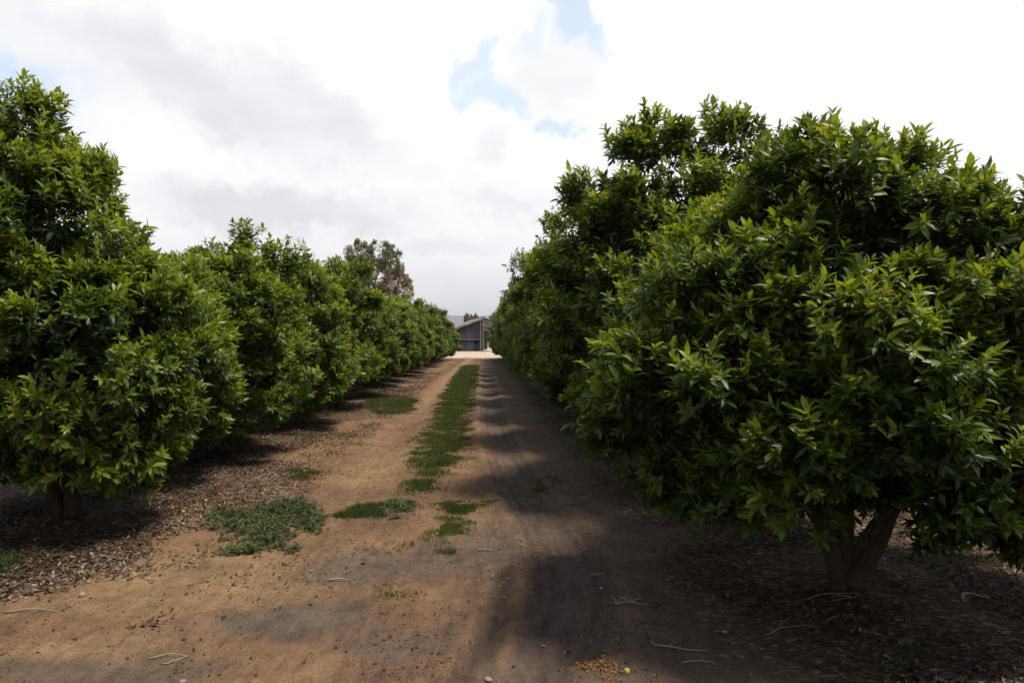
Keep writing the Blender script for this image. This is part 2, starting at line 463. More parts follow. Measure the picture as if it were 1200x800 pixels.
def crown_mesh(name, bodies, seed, nlobe=95, per=44, inner=900, L=.115, nleaf=10, hi=True, zmin=.45, shoots=90, lobe=(.20, .42), youth=.0, ratio=.40, holes=(), gap=.21):
    rng = np.random.default_rng(seed)
    B = np.array(bodies, float); c = B[:, :3]; r = B[:, 3:6]
    w = (r[:, 0] * r[:, 1] + r[:, 0] * r[:, 2] + r[:, 1] * r[:, 2]); w = w / w.sum()

    def inside(P, s, skip=None):
        m = np.zeros(len(P), bool)
        for q in range(len(B)):
            t = (((P - c[q]) / r[q]) ** 2).sum(1) < s * s
            if skip is not None: t &= skip != q
            m |= t
        return m
    lobes = []; tries = 0
    while len(lobes) < nlobe and tries < 4000:
        tries += 1
        q = rng.choice(len(B), p=w); n = norm(rng.normal(size=3))
        p = c[q] + r[q] * n * rng.uniform(.68, .97)
        if p[2] < zmin + .1: continue
        if inside(p[None], .72, np.array([q]))[0]: continue
        if any(np.linalg.norm(p - o[0]) < gap for o in lobes): continue
        if any(np.linalg.norm(p - np.array(h[:3])) < h[3] for h in holes): continue
        lobes.append((p, norm(n / r[q]), rng.uniform(*lobe), rng.uniform(-.14, .14)))
    Ps, As, Gs = [], [], []
    for p, n, lr, tint in lobes:
        d = norm(rng.normal(size=(per, 3)) + n * .9 + np.array([0, 0, .25]))
        rr = lr * rng.uniform(.3, 1.12, per) ** .8
        P = p + d * rr[:, None] * rng.uniform(.6, 1.35, 3)
        A = norm(d * .75 + n * .35 + np.array([0, 0, .55]) + rng.normal(size=(per, 3)) * .30)
        g = .32 + tint * 1.3 + youth + .62 * (rr / lr - .72) + .22 * d[:, 2] + .28 * (rng.random(per) < .30) + rng.normal(size=per) * .08  # outer tips younger; light contrast also put into the colour, outer and upper lighter
        Ps.append(P); As.append(A); Gs.append(g)
    # shoots that stand out of the outline
    if shoots:
        q = rng.choice(len(B), size=shoots, p=w); n = norm(rng.normal(size=(shoots, 3)) + np.array([0, 0, .7]))
        P0 = c[q] + r[q] * n * 1.0
        A0 = norm(n * .6 + np.array([0, 0, .9]) + rng.normal(size=(shoots, 3)) * .2)
        keep = ~inside(P0, .9)
        for p, a in zip(P0[keep], A0[keep]):
            m = rng.integers(2, 5); ln = rng.uniform(.03, .20)
            t = np.linspace(0, 1, m)
            Ps.append(p + a * (t * ln)[:, None]); As.append(np.tile(a, (m, 1))); Gs.append(np.full(m, .55) + .3 * t * rng.random())
    # older foliage deeper inside, with inner shade put into its dark colour
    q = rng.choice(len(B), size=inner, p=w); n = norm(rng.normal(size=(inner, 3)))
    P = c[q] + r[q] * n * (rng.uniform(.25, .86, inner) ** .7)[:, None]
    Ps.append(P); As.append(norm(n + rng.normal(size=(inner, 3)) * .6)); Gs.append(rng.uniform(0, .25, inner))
    P = np.concatenate(Ps); A = np.concatenate(As); g = np.concatenate(Gs)
    low = zmin + .22 * (fbm(P[:, 0] * 1.3 + 9, P[:, 1] * 1.3 + seed, seed, 2) - .5) * 2
    k = P[:, 2] > low
    for h in holes: k &= np.linalg.norm(P - np.array(h[:3]), axis=1) > h[3] * .85
    P, A, g = P[k], A[k], g[k]
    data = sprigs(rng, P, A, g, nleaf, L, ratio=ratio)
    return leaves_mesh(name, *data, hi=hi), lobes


def trunk_mesh(name, lobes, seed, stems, z_fork, r0, rb=.016, lump=.14, top=None, every=1):
    """stems: list of (base_dx, base_dy, lean_x, lean_y, length, radius)"""
    rng = np.random.default_rng(seed + 500); b = Build(); nodes = []
    if z_fork > 0:
        zz = np.linspace(-.12, z_fork, 6)
        w = np.stack([np.sin(zz * 5 + seed) * .02, np.cos(zz * 4 + seed) * .02, zz], -1)
        b.tube(w, r0 * np.array([1.45, 1.12, 1.0, .97, 1.0, .9]), 14, lump, rng)
        start = w[-1] - np.array([0, 0, .06])
    for (bx, by, lx, ly, ln, rr) in stems:
        s = start + np.array([bx, by, 0]) * .4 if z_fork > 0 else np.array([bx, by, -.12])
        m = 9; t = np.linspace(0, 1, m)
        pts = s + np.stack([lx * t ** 1.45, ly * t ** 1.45, ln * t], -1) + np.cumsum(rng.normal(size=(m, 3)) * .022, 0) * np.array([1, 1, .3])
        pts[0] = s
        b.tube(pts, rr * (1 - .72 * t + .45 * np.exp(-t * 14)) + .004, 12, lump * .9, rng)
        nodes += [(p, rr * (1 - .72 * q)) for p, q in zip(pts[3:], t[3:])]
    N = np.array([p for p, _ in nodes])
    for p, n, lr, _ in lobes[::every]:
        cand = np.linalg.norm(N - p, axis=1) + .6 * np.maximum(0, N[:, 2] - p[2] + .1)
        k = int(cand.argmin()); s = N[k]
        t = np.linspace(0, 1, 6)[:, None]
        mid = (s + p) / 2 + rng.normal(size=3) * .07 + np.array([0, 0, .06])
        pts = (1 - t) ** 2 * s + 2 * t * (1 - t) * mid + t * t * (p + n * lr * .4)
        b.tube(pts, np.linspace(min(nodes[k][1] * .7, rb), .004, 6), 5, .1, rng)
        for _ in range(3):
            e = p + norm(n + rng.normal(size=3) * .8) * lr * .8
            q = p - n * lr * .3
            b.tube([q, (q + e) / 2 + rng.normal(size=3) * .02, e], [.006, .004, .002], 4)
    return b.mesh(name, smooth=True)


# --- citrus models (crown in metres round the trunk base)
MODELS = {}


def model(key, bodies, seed, stems, z_fork=.35, r0=.085, **kw):
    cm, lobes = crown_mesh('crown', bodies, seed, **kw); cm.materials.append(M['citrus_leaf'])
    tm = trunk_mesh('trunk', lobes, seed, stems, z_fork, r0); tm.materials.append(M['bark'])
    MODELS[key] = (cm, tm)


vase = [(.05, 0, .55, .1, 1.9, .055), (-.05, .02, -.5, .25, 2.0, .055), (0, -.05, .1, -.6, 1.8, .05), (0, .05, -.05, .55, 2.1, .05), (.02, .02, .05, .0, 2.5, .05)]
# nearest tree on the right: low wide dome
model('near_dome', [(.08, .0, 1.70, 1.38, 1.30, 1.20), (-.50, .15, 1.72, .98, 1.0, .92), (.02, .0, 2.38, .75, .70, .72), (.75, -.1, 1.62, 1.05, 1.1, .85), (.1, -.45, 1.25, 1.2, 1.0, .85), (.95, .1, 1.25, .9, 1.0, .75), (-.75, 0, 1.35, .8, 1.0, .8), (.2, 1.15, 1.9, 1.0, .7, 1.1)],
      11, [(.02, 0, .95, -.15, 1.7, .066), (-.02, .01, -.72, .15, 1.8, .060), (0, -.02, .28, -.50, 1.6, .045), (0, .02, -.25, .5, 1.9, .06), (.01, .01, .25, .2, 2.1, .065)],
      z_fork=0, r0=.105, nlobe=225, per=56, inner=2300, L=.086, nleaf=12, zmin=.58, shoots=90, lobe=(.16, .33), gap=.17, youth=-.05, holes=((.05, -1.0, .22, .55), (.05, -.5, .2, .5)))
# nearest tree on the left: pointed, three stems from the ground
model('near_cone', [(-.10, 0, 1.45, 1.18, 1.3, 1.05), (-.25, -.1, 2.25, .85, .9, .95), (-.42, -.1, 2.9, .48, .55, .75), (.38, -.25, 1.35, .85, .95, .95), (.45, -.35, .88, .75, .75, .55), (.1, 1.2, 1.4, .95, .85, 1.0), (-.9, 0, 1.6, 1.0, 1.1, 1.3), (-1.15, 0, 2.4, .6, .7, .8), (-1.15, -.3, .85, .75, .8, .6), (-1.7, .1, 1.1, .7, .9, .8), (-.25, -.1, 2.35, .80, .85, .75), (-.45, -.1, 2.75, .6, .6, .8)],
      12, [(-.09, -.02, -.35, .1, 2.3, .06), (.08, -.02, .45, -.15, 1.8, .06), (.0, .07, .05, .45, 1.9, .05), (-.02, -.05, -.15, -.4, 1.9, .045)],
      z_fork=0, r0=.09, nlobe=225, per=50, inner=2200, L=.092, nleaf=11, zmin=.28, shoots=70, lobe=(.15, .31), gap=.18, youth=.06, holes=((0, -1.15, .16, .48), (-.02, -.6, .12, .45)))
model('second_tall', [(0, 0, 1.9, 1.35, 1.35, 1.45), (-.35, -.1, 3.15, .8, .8, .78), (.45, 0, 3.1, .8, .8, .85), (.1, -.2, 1.1, 1.35, 1.3, .8), (-.5, -.2, 2.2, .95, .95, 1.0), (.1, -1.1, 1.7, .9, .8, 1.1), (.1, 1.1, 1.9, .9, .8, 1.2)],
      13, vase, nlobe=170, per=52, inner=1300, L=.100, zmin=.34, shoots=70, lobe=(.17, .36), holes=tuple((-.36 + .02 * q, -.9 + .3 * q, 2.93 + .04 * q, .21) for q in range(7)))
for q, key in enumerate(('plain_a', 'plain_b', 'plain_c', 'plain_d')):
    rg = random.Random(60 + q)
    bod = [(0, 0, 1.75, 1.25, 1.6, 1.4), (0, 0, 1.05, 1.3, 1.65, .75), (0, 1.1, 1.9, .8, .85, 1.15), (0, -1.1, 1.9, .8, .85, 1.15)]
    for k in range(5):
        a = k * 1.257 + rg.random(); rr = rg.uniform(.5, .75)
        bod.append((math.cos(a) * rr, math.sin(a) * rr, rg.uniform(1.5, 2.75), rg.uniform(.65, .9), rg.uniform(.65, .9), rg.uniform(.7, 1.0)))
    model(key, bod, 70 + q, vase, nlobe=150, per=50, inner=1300, L=.10, nleaf=9, hi=False, zmin=.24, shoots=50, lobe=(.17, .36), youth=.08, ratio=.42)

ORD = ['nearest', 'second', 'third', 'fourth', 'fifth', 'sixth', 'seventh', 'eighth', 'ninth', 'tenth', 'eleventh', 'twelfth', 'thirteenth', 'fourteenth', 'fifteenth', 'sixteenth', 'seventeenth']


def citrus(key, x, y, rz, sx, sz, label, group):
    o = empty('citrus_tree', (x, y, float(gz(x, y))), rz, (sx, sx, sz))
    tag(o, label, 'tree', group)
    cm, tm = MODELS[key]
    link('crown', cm, o); link('trunk', tm, o)
    return o


rg = random.Random(5)
keys = ['plain_a', 'plain_b', 'plain_c', 'plain_d']
RH = [None, None, 3.65, 4.0, 3.9, 4.1, 3.8, 4.0, 3.9, 3.8, 3.9, 3.7, 3.8, 3.6, 3.5, 3.3]
for k in range(16):
    y = 4.6 + 3.4 * k; l_ = 2.28 + (rg.uniform(-.08, .08) if k > 1 else 0); x = l_ + ROW * y
    g_ = 'citrus trees of the row right of the track'
    if k == 0: citrus('near_dome', x, y, 0, .95, .87, 'broad low-domed dark citrus tree with forked trunk, nearest on the right', g_)
    elif k == 1: citrus('second_tall', x, y, 0, 1.06, .97, 'tall ragged-topped citrus tree just behind the broad nearest one, right of the track', g_)
    else:
        hh = RH[k] / 3.75
        lb = ('last citrus tree of the right-hand row, beside the yard of the grey shed' if k == 15 else
              '%s citrus tree from the camera in the row right of the dirt track' % ORD[k])
        citrus(keys[(k * 3 + 1) % 4], x, y, (k // 4 % 2) * math.pi + rg.uniform(-.25, .25), rg.uniform(.98, 1.05), hh, lb, g_)
LH = [None, 3.05, 3.35, 3.4, 3.25, 3.2, 3.25, 3.3, 3.4, 3.5, 3.4, 3.4, 3.2, 3.2, 3.0]
for k in range(15):
    y = 6.42 + 3.4 * k - (.35 if k == 1 else 0); l_ = -3.61 + (rg.uniform(-.08, .08) if k else 0) + max(0, k - 8) * .1; x = l_ + ROW * y
    g_ = 'citrus trees of the row left of the track'
    if k == 0: citrus('near_cone', x, y, 0, 1, 1, 'pointed citrus tree with several stems, nearest on the left of the track', g_)
    else:
        lb = ('last citrus tree of the left-hand row, before the yard of the grey shed' if k == 14 else
              '%s citrus tree from the camera in the row left of the dirt track' % ORD[k])
        citrus(keys[(k * 3 + 2) % 4], x, y, ((k + 1) // 4 % 2) * math.pi + rg.uniform(-.25, .25), rg.uniform(.98, 1.05) * (.98 if k < 3 else 1.02), LH[k] / 3.75, lb, g_)

# ---------------------------------------------------------------- grey-green tree beyond the left row
def big_tree(x, y, label):
    rng = np.random.default_rng(99)
    bodies = [(-2.0, 0, 8.2, 1.5, 1.6, 1.3), (-.6, 0, 9.9, 1.25, 1.3, 1.3), (1.3, 0, 9.9, 1.25, 1.4, 1.35), (2.3, 0, 9.2, 1.0, 1.2, 1.6), (.6, 0, 7.6, 2.6, 2.2, 2.2), (2.0, 0, 6.6, 2.0, 1.8, 2.0), (-1.3, 0, 6.4, 2.4, 2.0, 1.9), (.2, 0, 4.6, 3.0, 2.4, 1.9)]
    cm, lobes = crown_mesh('crown', bodies, 101, nlobe=240, per=34, inner=900, L=.22, nleaf=9, hi=False, zmin=2.2, shoots=90, lobe=(.3, .62), ratio=.34)
    # the dry russet side of the crown
    co = np.empty(len(cm.vertices) * 3, np.float32); cm.vertices.foreach_get('co', co); co = co.reshape(-1, 3)
    ag = np.empty(len(co), np.float32); cm.attributes['age_tone'].data.foreach_get('value', ag)
    f = np.exp(-(np.hypot((co[:, 0] - 2.2) / 1.9, (co[:, 2] - 6.9) / 2.0)) ** 2)
    cm.attributes['age_tone'].data.foreach_set('value', np.clip(ag * .8 + f * .55, 0, 1).astype(np.float32))
    cm.materials.append(M['gum_leaf'])
    st = [(.2, 0, 2.0, .3, 7.6, .17), (-.2, 0, -1.6, .4, 7.2, .17), (0, .1, -.4, -.3, 8.2, .16), (.1, -.1, 1.2, -.6, 7.8, .16), (-.1, 0, -2.4, -.2, 5.6, .12)]
    tm = trunk_mesh('trunk', lobes, 101, st, 1.7, .32, rb=.06); tm.materials.append(M['bark'])
    o = empty('gum_tree', (x, y, 0), 0, (1.12, 1, 1)); tag(o, label, 'tree')
    link('crown', cm, o); link('trunk', tm, o)


big_tree(-14.6, 75, 'tall loose grey-green tree with a dry russet side, rising behind the left row')

far_b = [(0, 0, 3.3, 1.5, 1.5, 1.6), (-.7, 0, 2.6, 1.2, 1.2, 1.2), (.8, 0, 2.7, 1.2, 1.2, 1.3), (.1, 0, 4.4, .8, .8, .9)]
fcm, flb = crown_mesh('crown', far_b, 131, nlobe=60, per=26, inner=250, L=.26, nleaf=7, hi=False, zmin=1.2, shoots=30, lobe=(.25, .5))
fcm.materials.append(M['far_leaf'])
ftm = trunk_mesh('trunk', flb, 131, [(.1, 0, .7, 0, 2.6, .07), (-.1, 0, -.6, .1, 2.5, .07), (0, .1, 0, -.2, 3.2, .07)], 1.0, .13, rb=.03); ftm.materials.append(M['bark'])
for px, top, d, s, lb in ((547, 369.5, 135, .5, 'small round grey-green tree above the shed roof, leftmost of three'),
                          (553, 370.5, 140, .4, 'small thin tree above the shed roof, middle of three'),
                          (558, 369.5, 138, .42, 'small narrow tree above the shed roof, nearest its ridge'),
                          (515, 365, 120, 1.0, 'grey-green tree rising behind the far end of the left row'),
                          (574, 379, 128, 1.0, 'pale bushy tree seen under the open side of the shed'),
                          (583, 368, 130, 1.0, 'grey-green tree behind the far end of the right row')):
    z = CAMZ + (HZ - top) / F * d
    o = empty('distant_tree', ((px - 600) / F * d, d, 0), px * 1.3, (s * 1.1, s * 1.1, z / 5.1)); tag(o, lb, 'tree', 'small trees beyond the shed')
    link('crown', fcm, o); link('trunk', ftm, o)

# ---------------------------------------------------------------- shed
SD = 88.0
SX = (566 - 600) / F * SD
shed = empty('farm_shed', (SX, SD, 0), R(9))
tag(shed, 'old grey corrugated iron farm shed with open lean-to at the end of the track', 'shed')
SH = 4.05          # ridge height
EL, EZL = -3.5, 2.75   # left eave
ER, EZR = 2.2, 3.35    # right eave
DEP = 13.0


def roof_z(x): return SH + (x / EL) * (EZL - SH) if x < 0 else SH + (x / ER) * (EZR - SH)


def corr(x0, x1, zf0, zf1, y, name, mat, pitch=.15, amp=.018, parent=shed):
    n = int((x1 - x0) / (pitch / 4)) + 1
    xx = np.linspace(x0, x1, n)
    off = np.sin(xx / pitch * 2 * np.pi) * amp
    lo = np.array([zf0(v) for v in xx]); hi = np.array([zf1(v) for v in xx])
    V = []
    for dy in (0, .012):
        V += [(a, y + o_ + dy, l2) for a, o_, l2 in zip(xx, off, lo)]
        V += [(a, y + o_ + dy, h2) for a, o_, h2 in zip(xx, off, hi)]
    k = np.arange(n - 1)
    f = [np.stack([k, k + 1, n + k + 1, n + k], -1), np.stack([2 * n + k + 1, 2 * n + k, 3 * n + k, 3 * n + k + 1], -1),
         np.stack([n + k, n + k + 1, 3 * n + k + 1, 3 * n + k], -1)]
    me = mesh_np(name, V, [np.concatenate(f)], smooth=True)
    return link(name, me, parent, mat)


def roofsheet(x0, z0, x1, z1, y0, y1, pitch=.2, amp=.022):
    n = int((y1 - y0) / (pitch / 4)) + 1
    yy = np.linspace(y0, y1, n); off = np.sin(yy / pitch * 2 * np.pi) * amp
    V = []
    for dz in (0, -.03):
        V += [(x0, a, z0 + o_ + dz) for a, o_ in zip(yy, off)]
        V += [(x1, a, z1 + o_ + dz) for a, o_ in zip(yy, off)]
    k = np.arange(n - 1)
    f = [np.stack([k, k + 1, n + k + 1, n + k], -1), np.stack([2 * n + k + 1, 2 * n + k, 3 * n + k, 3 * n + k + 1], -1),
         np.stack([k, k + 1, 2 * n + k + 1, 2 * n + k], -1), np.stack([n + k, n + k + 1, 3 * n + k + 1, 3 * n + k], -1),
         np.array([[0, n, 3 * n, 2 * n], [n - 1, 2 * n - 1, 4 * n - 1, 3 * n - 1]])]
    me = mesh_np('roof', V, [np.concatenate(f)], smooth=True)
    return link('roof', me, shed, M['roof_tin'])


rl = roofsheet(EL, EZL, .04, SH + .02, -.45, DEP)
rr_ = roofsheet(-.04, SH + .02, ER, EZR, -.45, DEP)
b = Build(); b.tube([(0, -.46, SH + .05), (0, DEP + .02, SH + .05)], .07, 8); rc = link('ridge_cap', b.mesh('ridge_cap'), rl, M['roof_tin'])


def barge(x0, z0, x1, z1, mat):
    b = Build()
    v = [(x0, -.50, z0 - .05), (x1, -.50, z1 - .05), (x1, -.50, z1 - .23), (x0, -.50, z0 - .23), (x0, -.462, z0 - .05), (x1, -.462, z1 - .05), (x1, -.462, z1 - .23), (x0, -.462, z0 - .23)]
    b.add(v, f4=[(0, 1, 2, 3), (5, 4, 7, 6), (0, 4, 5, 1), (3, 2, 6, 7), (0, 3, 7, 4), (1, 5, 6, 2)])
    link('barge_board', b.mesh('barge_board'), shed, mat)


barge(EL, EZL, -.003, SH + .02, M['timber']); barge(.003, SH + .02, ER, EZR, M['dark'])
corr(EL + .35, -.15, lambda v: 1.45, lambda v: roof_z(v) - .08, 0, 'front_wall', M['wall_tin'])
corr(EL + .75, -1.05, lambda v: .06, lambda v: 1.18, .12, 'lower_wall', M['wall_tin'])
corr(-.62, -.15, lambda v: .06, lambda v: 1.18, .12, 'lower_wall', M['wall_tin'])
b = Build(); b.box(EL + .35, -.15, .05, .12, 1.36, 1.449); link('rail', b.mesh('rail'), shed, M['timber'])
b = Build()
b.box(EL + .32, EL + .36, .05, DEP - .1, 0.0, EZL + .08)
link('side_wall', b.mesh('side_wall'), shed, M['dark'])  # sheet wall turned away from the sun, its shade put into the colour
b = Build(); b.box(EL + .4, ER - .1, DEP - .2, DEP - .15, 0.0, 2.6); link('back_wall', b.mesh('back_wall'), shed, M['dark'])
b = Build(); b.box(-.10, -.06, .1, DEP - .3, .0, 3.9); link('inner_wall', b.mesh('inner_wall'), shed, M['dark'])
for (px_, py_, w_) in ((-.30, -.22, .10), (.02, -.05, .13), (ER - .25, -.05, .12), (ER - .25, 6, .12), (EL + .25, -.2, .12)):
    b = Build(); b.box(px_ - w_ / 2, px_ + w_ / 2, py_ - w_ / 2, py_ + w_ / 2, -.1, roof_z(px_) - .07)
    link('post', b.mesh('post'), shed, M['timber'])
b = Build(); b.box(-.0, ER - .1, -.04, .06, 2.92, 3.08); link('beam', b.mesh('beam'), shed, M['timber'])
b = Build(); b.box(EL + .2, ER + .1, -1.2, DEP, -.1, .055); link('slab', b.mesh('slab'), shed, M['concrete'])
# things stored in the dark gap under the front wall
b = Build()
b.tube([(0, 0, 0), (0, 0, .03), (0, 0, .45), (0, 0, .86), (0, 0, .88)], [.27, .29, .30, .29, .27], 18)
for z_ in (.28, .60): b.tube([(0, 0, z_ - .012), (0, 0, z_ + .012)], .312, 18)
dr_ = link('drum', b.mesh('drum', True), None, M['dark'])
ca, sa = math.cos(R(9)), math.sin(R(9))
dr_.location = (SX + ca * -.84 - sa * .45, SD + sa * -.84 + ca * .45, .055)
tag(dr_, 'dark steel drum standing in the doorway gap of the shed', 'drum')

# ---------------------------------------------------------------- hills
n = 260
hx = np.linspace(-5200, 5200, n); V = []; rows = 14
for r_ in range(rows):
    t = r_ / (rows - 1); yy = 4300 + 1700 * t
    prof = math.sin(math.pi * min(1, t * 1.0)) ** .8 if t < 1 else 0
    for x_ in hx:
        h = (118 + 62 * float(fbm(x_ / 1500., 1.3, 5, 4)) + 10 * float(vn(x_ / 130., t * 6, 8))) * prof
        V.append((x_, yy, h - 1))
V = np.array(V)
i = np.arange(rows - 1)[:, None] * n; j = np.arange(n - 1)[None, :]
me = mesh_np('hills', V, [np.stack([i + j, i + j + 1, i + n + j + 1, i + n + j], -1).reshape(-1, 4)])
tag(link('hills', me, mat=M['hill']), 'low blue-grey hills on the horizon beyond the shed', 'hills', kind='structure')

# ---------------------------------------------------------------- grass and weeds
def poly_in(x, y, P):
    c = np.zeros(len(x), bool); j = len(P) - 1
    for i in range(len(P)):
        (xi, yi), (xj, yj) = P[i], P[j]
        m = ((yi > y) != (yj > y)) & (x < (xj - xi) * (y - yi) / (yj - yi + 1e-12) + xi)
        c ^= m; j = i
    return c


def scatter(P, n, seed, thr=0.0, soft=.16):
    rng = np.random.default_rng(seed)
    P = np.array(P); lo = P.min(0) - .25; hi = P.max(0) + .25
    x = rng.uniform(lo[0], hi[0], n); y = rng.uniform(lo[1], hi[1], n)
    ins = poly_in(x, y, P); sd = pdist(x, y, [tuple(p) for p in P] + [tuple(P[0])]); sd = np.where(ins, sd, -sd)
    q = sd + (fbm(x * 6, y * 6, seed + 2, 4) - .5) * .55
    p = sst(-.10, soft, q) ** 1.3 * (.25 + .75 * sst(thr - .05, thr + .25, fbm(x * 4.1, y * 4.1, seed, 4)))
    k = rng.random(n) < p
    return x[k], y[k], p[k]


def grass_obj(name, x, y, p, label, seed, H=.05, flat=.8, mat='grass', W=.006, dry=.1, cat='grass', one=True):
    rng = np.random.default_rng(seed); n = len(x)
    base = np.stack([x, y, gz(x, y) - .004], -1)
    far = np.clip(y / 12, 1, 2.6)
    L = H * rng.uniform(.5, 1.4, n) * (.3 + 1.2 * fbm(x * 3.2, y * 3.2, seed + 7, 3)) * (.45 + .6 * p)
    a = rng.uniform(0, 6.28, n); e = rng.uniform(.2, flat, n)
    d = norm(np.stack([np.cos(a) * e, np.sin(a) * e, np.ones(n) * .8], -1))
    nr = norm(np.stack([np.cos(a + 1.57 * rng.random(n)), np.sin(a), np.full(n, .4)], -1))
    age_tone = np.clip(.3 + .5 * (fbm(x * 1.5, y * 1.5, seed + 5, 3) - .5) + rng.normal(size=n) * .12 + (rng.random(n) < dry) * .5, 0, 1)
    me = leaves_mesh(name, base, d, nr, L, W * far * rng.uniform(.7, 1.3, n), age_tone, hi=False, curl=.35)
    o = link(name, me, mat=M[mat]); tag(o, label, cat, kind='stuff'); return o


def weed_obj(name, x, y, p, label, seed, H=.05, L=.028, nleaf=7, dry=.1):
    """low spreading broad-leaved plants"""
    rng = np.random.default_rng(seed); n = len(x)
    hgt = rng.random(n) * H * (.5 + fbm(x * 4, y * 4, seed, 3)) * (.2 + .8 * p)
    P = np.stack([x, y, gz(x, y) + hgt + .004], -1)
    A = norm(np.stack([rng.normal(size=n) * .45, rng.normal(size=n) * .45, np.ones(n)], -1))
    age_tone = np.clip(.35 + rng.normal(size=n) * .18 + (rng.random(n) < dry) * .4, 0, 1)
    data = sprigs(rng, P, A, age_tone, nleaf, L, spread=(.7, 1.45), stem=.02, droop=.05, ratio=.5)
    me = leaves_mesh(name, *data, hi=False, curl=.15)
    o = link(name, me, mat=M['weed']); tag(o, label, 'weeds', kind='stuff'); return o


def pp(*pts): return [G(*p) for p in pts]


strip = pp((541, 428), (561, 428), (561, 440), (557, 460), (554, 490), (552, 520), (552, 545), (530, 550), (522, 574), (495, 580), (468, 577), (474, 552), (480, 530), (486, 515), (500, 500), (508, 480), (518, 460), (530, 442))
x, y, p = scatter(strip, 620000, 1, .30, .26)
w_ = np.random.default_rng(2).random(len(x)) < np.clip(13 / y, .25, 1) ** 1.1
grass_obj('grass', x[w_], y[w_], p[w_], 'green grass strip down the middle of the track between the wheel lines', 3, H=.058, W=.0075, dry=.2)
patches = [
    ('grass', pp((425, 470), (440, 463), (470, 464), (492, 468), (486, 482), (465, 488), (440, 486), (425, 480)), 60000, 'grassy patch between the left trees and the left wheel line', 40, .055),
    ('grass', pp((505, 592), (530, 587), (562, 590), (558, 602), (530, 604), (508, 600)), 26000, 'small grass tuft just before the end of the middle strip', 41, .04),
    ('grass', pp((502, 612), (530, 604), (548, 610), (540, 630), (536, 652), (525, 661), (508, 650), (500, 632)), 34000, 'dark grass patch in the track, below the small tuft', 42, .038),
    ('grass', pp((335, 552), (355, 550), (378, 552), (372, 561), (345, 562)), 14000, 'thin grass tuft at the edge of the leaf litter on the left', 43, .04),
    ('grass', pp((396, 598), (420, 594), (450, 597), (446, 607), (420, 610), (398, 610)), 22000, 'green grass tuft in the left wheel line', 44, .045),
    ('grass', pp((456, 692), (470, 690), (487, 692), (484, 702), (468, 703), (458, 700)), 7000, 'tiny isolated grass tuft in the bare dirt', 45, .022),
    ('grass', pp((612, 566), (632, 560), (650, 560), (648, 572), (625, 576)), 14000, 'dark grass tuft in the shade at the right wheel line', 46, .05),
    ('grass', pp((-30, 660), (10, 655), (28, 664), (20, 676), (-30, 680)), 16000, 'short grass tuft in the litter under the nearest left tree', 47, .05),
    ('grass', pp((1040, 778), (1075, 772), (1085, 790), (1060, 806), (1035, 800)), 6000, 'sparse yellow-green grass tuft in the dark soil, lower right', 48, .03),
]
for nm, P, n_, lb, sd, H in patches:
    n_ = int(n_ * .8)
    x, y, p = scatter(P, n_, sd, .32)
    grass_obj(nm, x, y, p, lb, sd, H=H)
x, y, p = scatter(pp((268, 612), (300, 596), (330, 588), (362, 590), (370, 606), (362, 622), (335, 628), (325, 645), (300, 652), (275, 644), (264, 632)), 13000, 60, .27)
weed_obj('weeds', x, y, p, 'low mat of grey-green broad-leaved weeds beside the left litter', 61, H=.07)
x, y, p = scatter(pp((236, 606), (250, 600), (268, 602), (272, 614), (250, 620), (234, 616)), 2600, 62, .30)
weed_obj('weeds', x, y, p, 'small yellowish weed clump joining the grey-green weed mat', 63, H=.06, dry=.6)
x, y, p = scatter(pp((455, 594), (470, 590), (490, 594), (488, 604), (465, 606)), 3600, 64, .25)
weed_obj('weeds', x, y, p, 'round clump of grey-green weeds between two grass tufts', 65, H=.04)
x, y, p = scatter(pp((420, 634), (445, 630), (490, 632), (500, 640), (470, 646), (430, 642)), 1500, 66, .48)
weed_obj('weeds', x, y, p, 'thin scatter of tiny weeds in the grey dust', 67, H=.02, L=.018)

# ---------------------------------------------------------------- leaf litter
def litter(name, n, lat0, lat1, y0, y1, label, seed, thr=.42, pale=.05, L=.042):
    rng = np.random.default_rng(seed)
    y = y0 * (y1 / y0) ** rng.random(n); l_ = rng.uniform(lat0, lat1, n); x = l_ + ROW * y
    k = rng.random(n) < sst(thr - .1, thr + .18, fbm(x * 1.6, y * 1.2, seed, 4)) * (1 - .85 * np.abs((l_ - (lat0 + lat1) / 2) / ((lat1 - lat0) / 2)) ** 3)
    x, y = x[k], y[k]; n = len(x)
    base = np.stack([x, y, gz(x, y) + rng.uniform(.002, .014, n)], -1)
    a = rng.uniform(0, 6.28, n)
    d = norm(np.stack([np.cos(a), np.sin(a), rng.normal(size=n) * .16], -1))
    nr = norm(np.stack([rng.normal(size=n) * .3, rng.normal(size=n) * .3, np.ones(n)], -1))
    far = np.clip(y / 9, 1, 2.0)
    LL = L * rng.uniform(.2, 1.0, n) ** 1.3 * 1.25 * far ** .5
    bl = sst(.52, .66, fbm(x * 1.1, y * .8, seed + 9, 3))
    for q_ in (G(215, 612), G(325, 578), G(300, 560)): bl = np.maximum(bl, 1.4 * np.exp(-np.hypot((x - q_[0]) / .4, (y - q_[1]) / .5) ** 2))
    age_tone = np.clip(rng.beta(1.3, 2.8, n) + bl * (rng.random(n) < .45) * .5 + (rng.random(n) < pale) * .6, 0, 1)
    me = leaves_mesh(name, base, d, nr, LL, LL * rng.uniform(.3, .6, n), age_tone, hi=False, curl=-.25)
    o = link(name, me, mat=M['litter']); tag(o, label, 'leaf litter', kind='stuff')


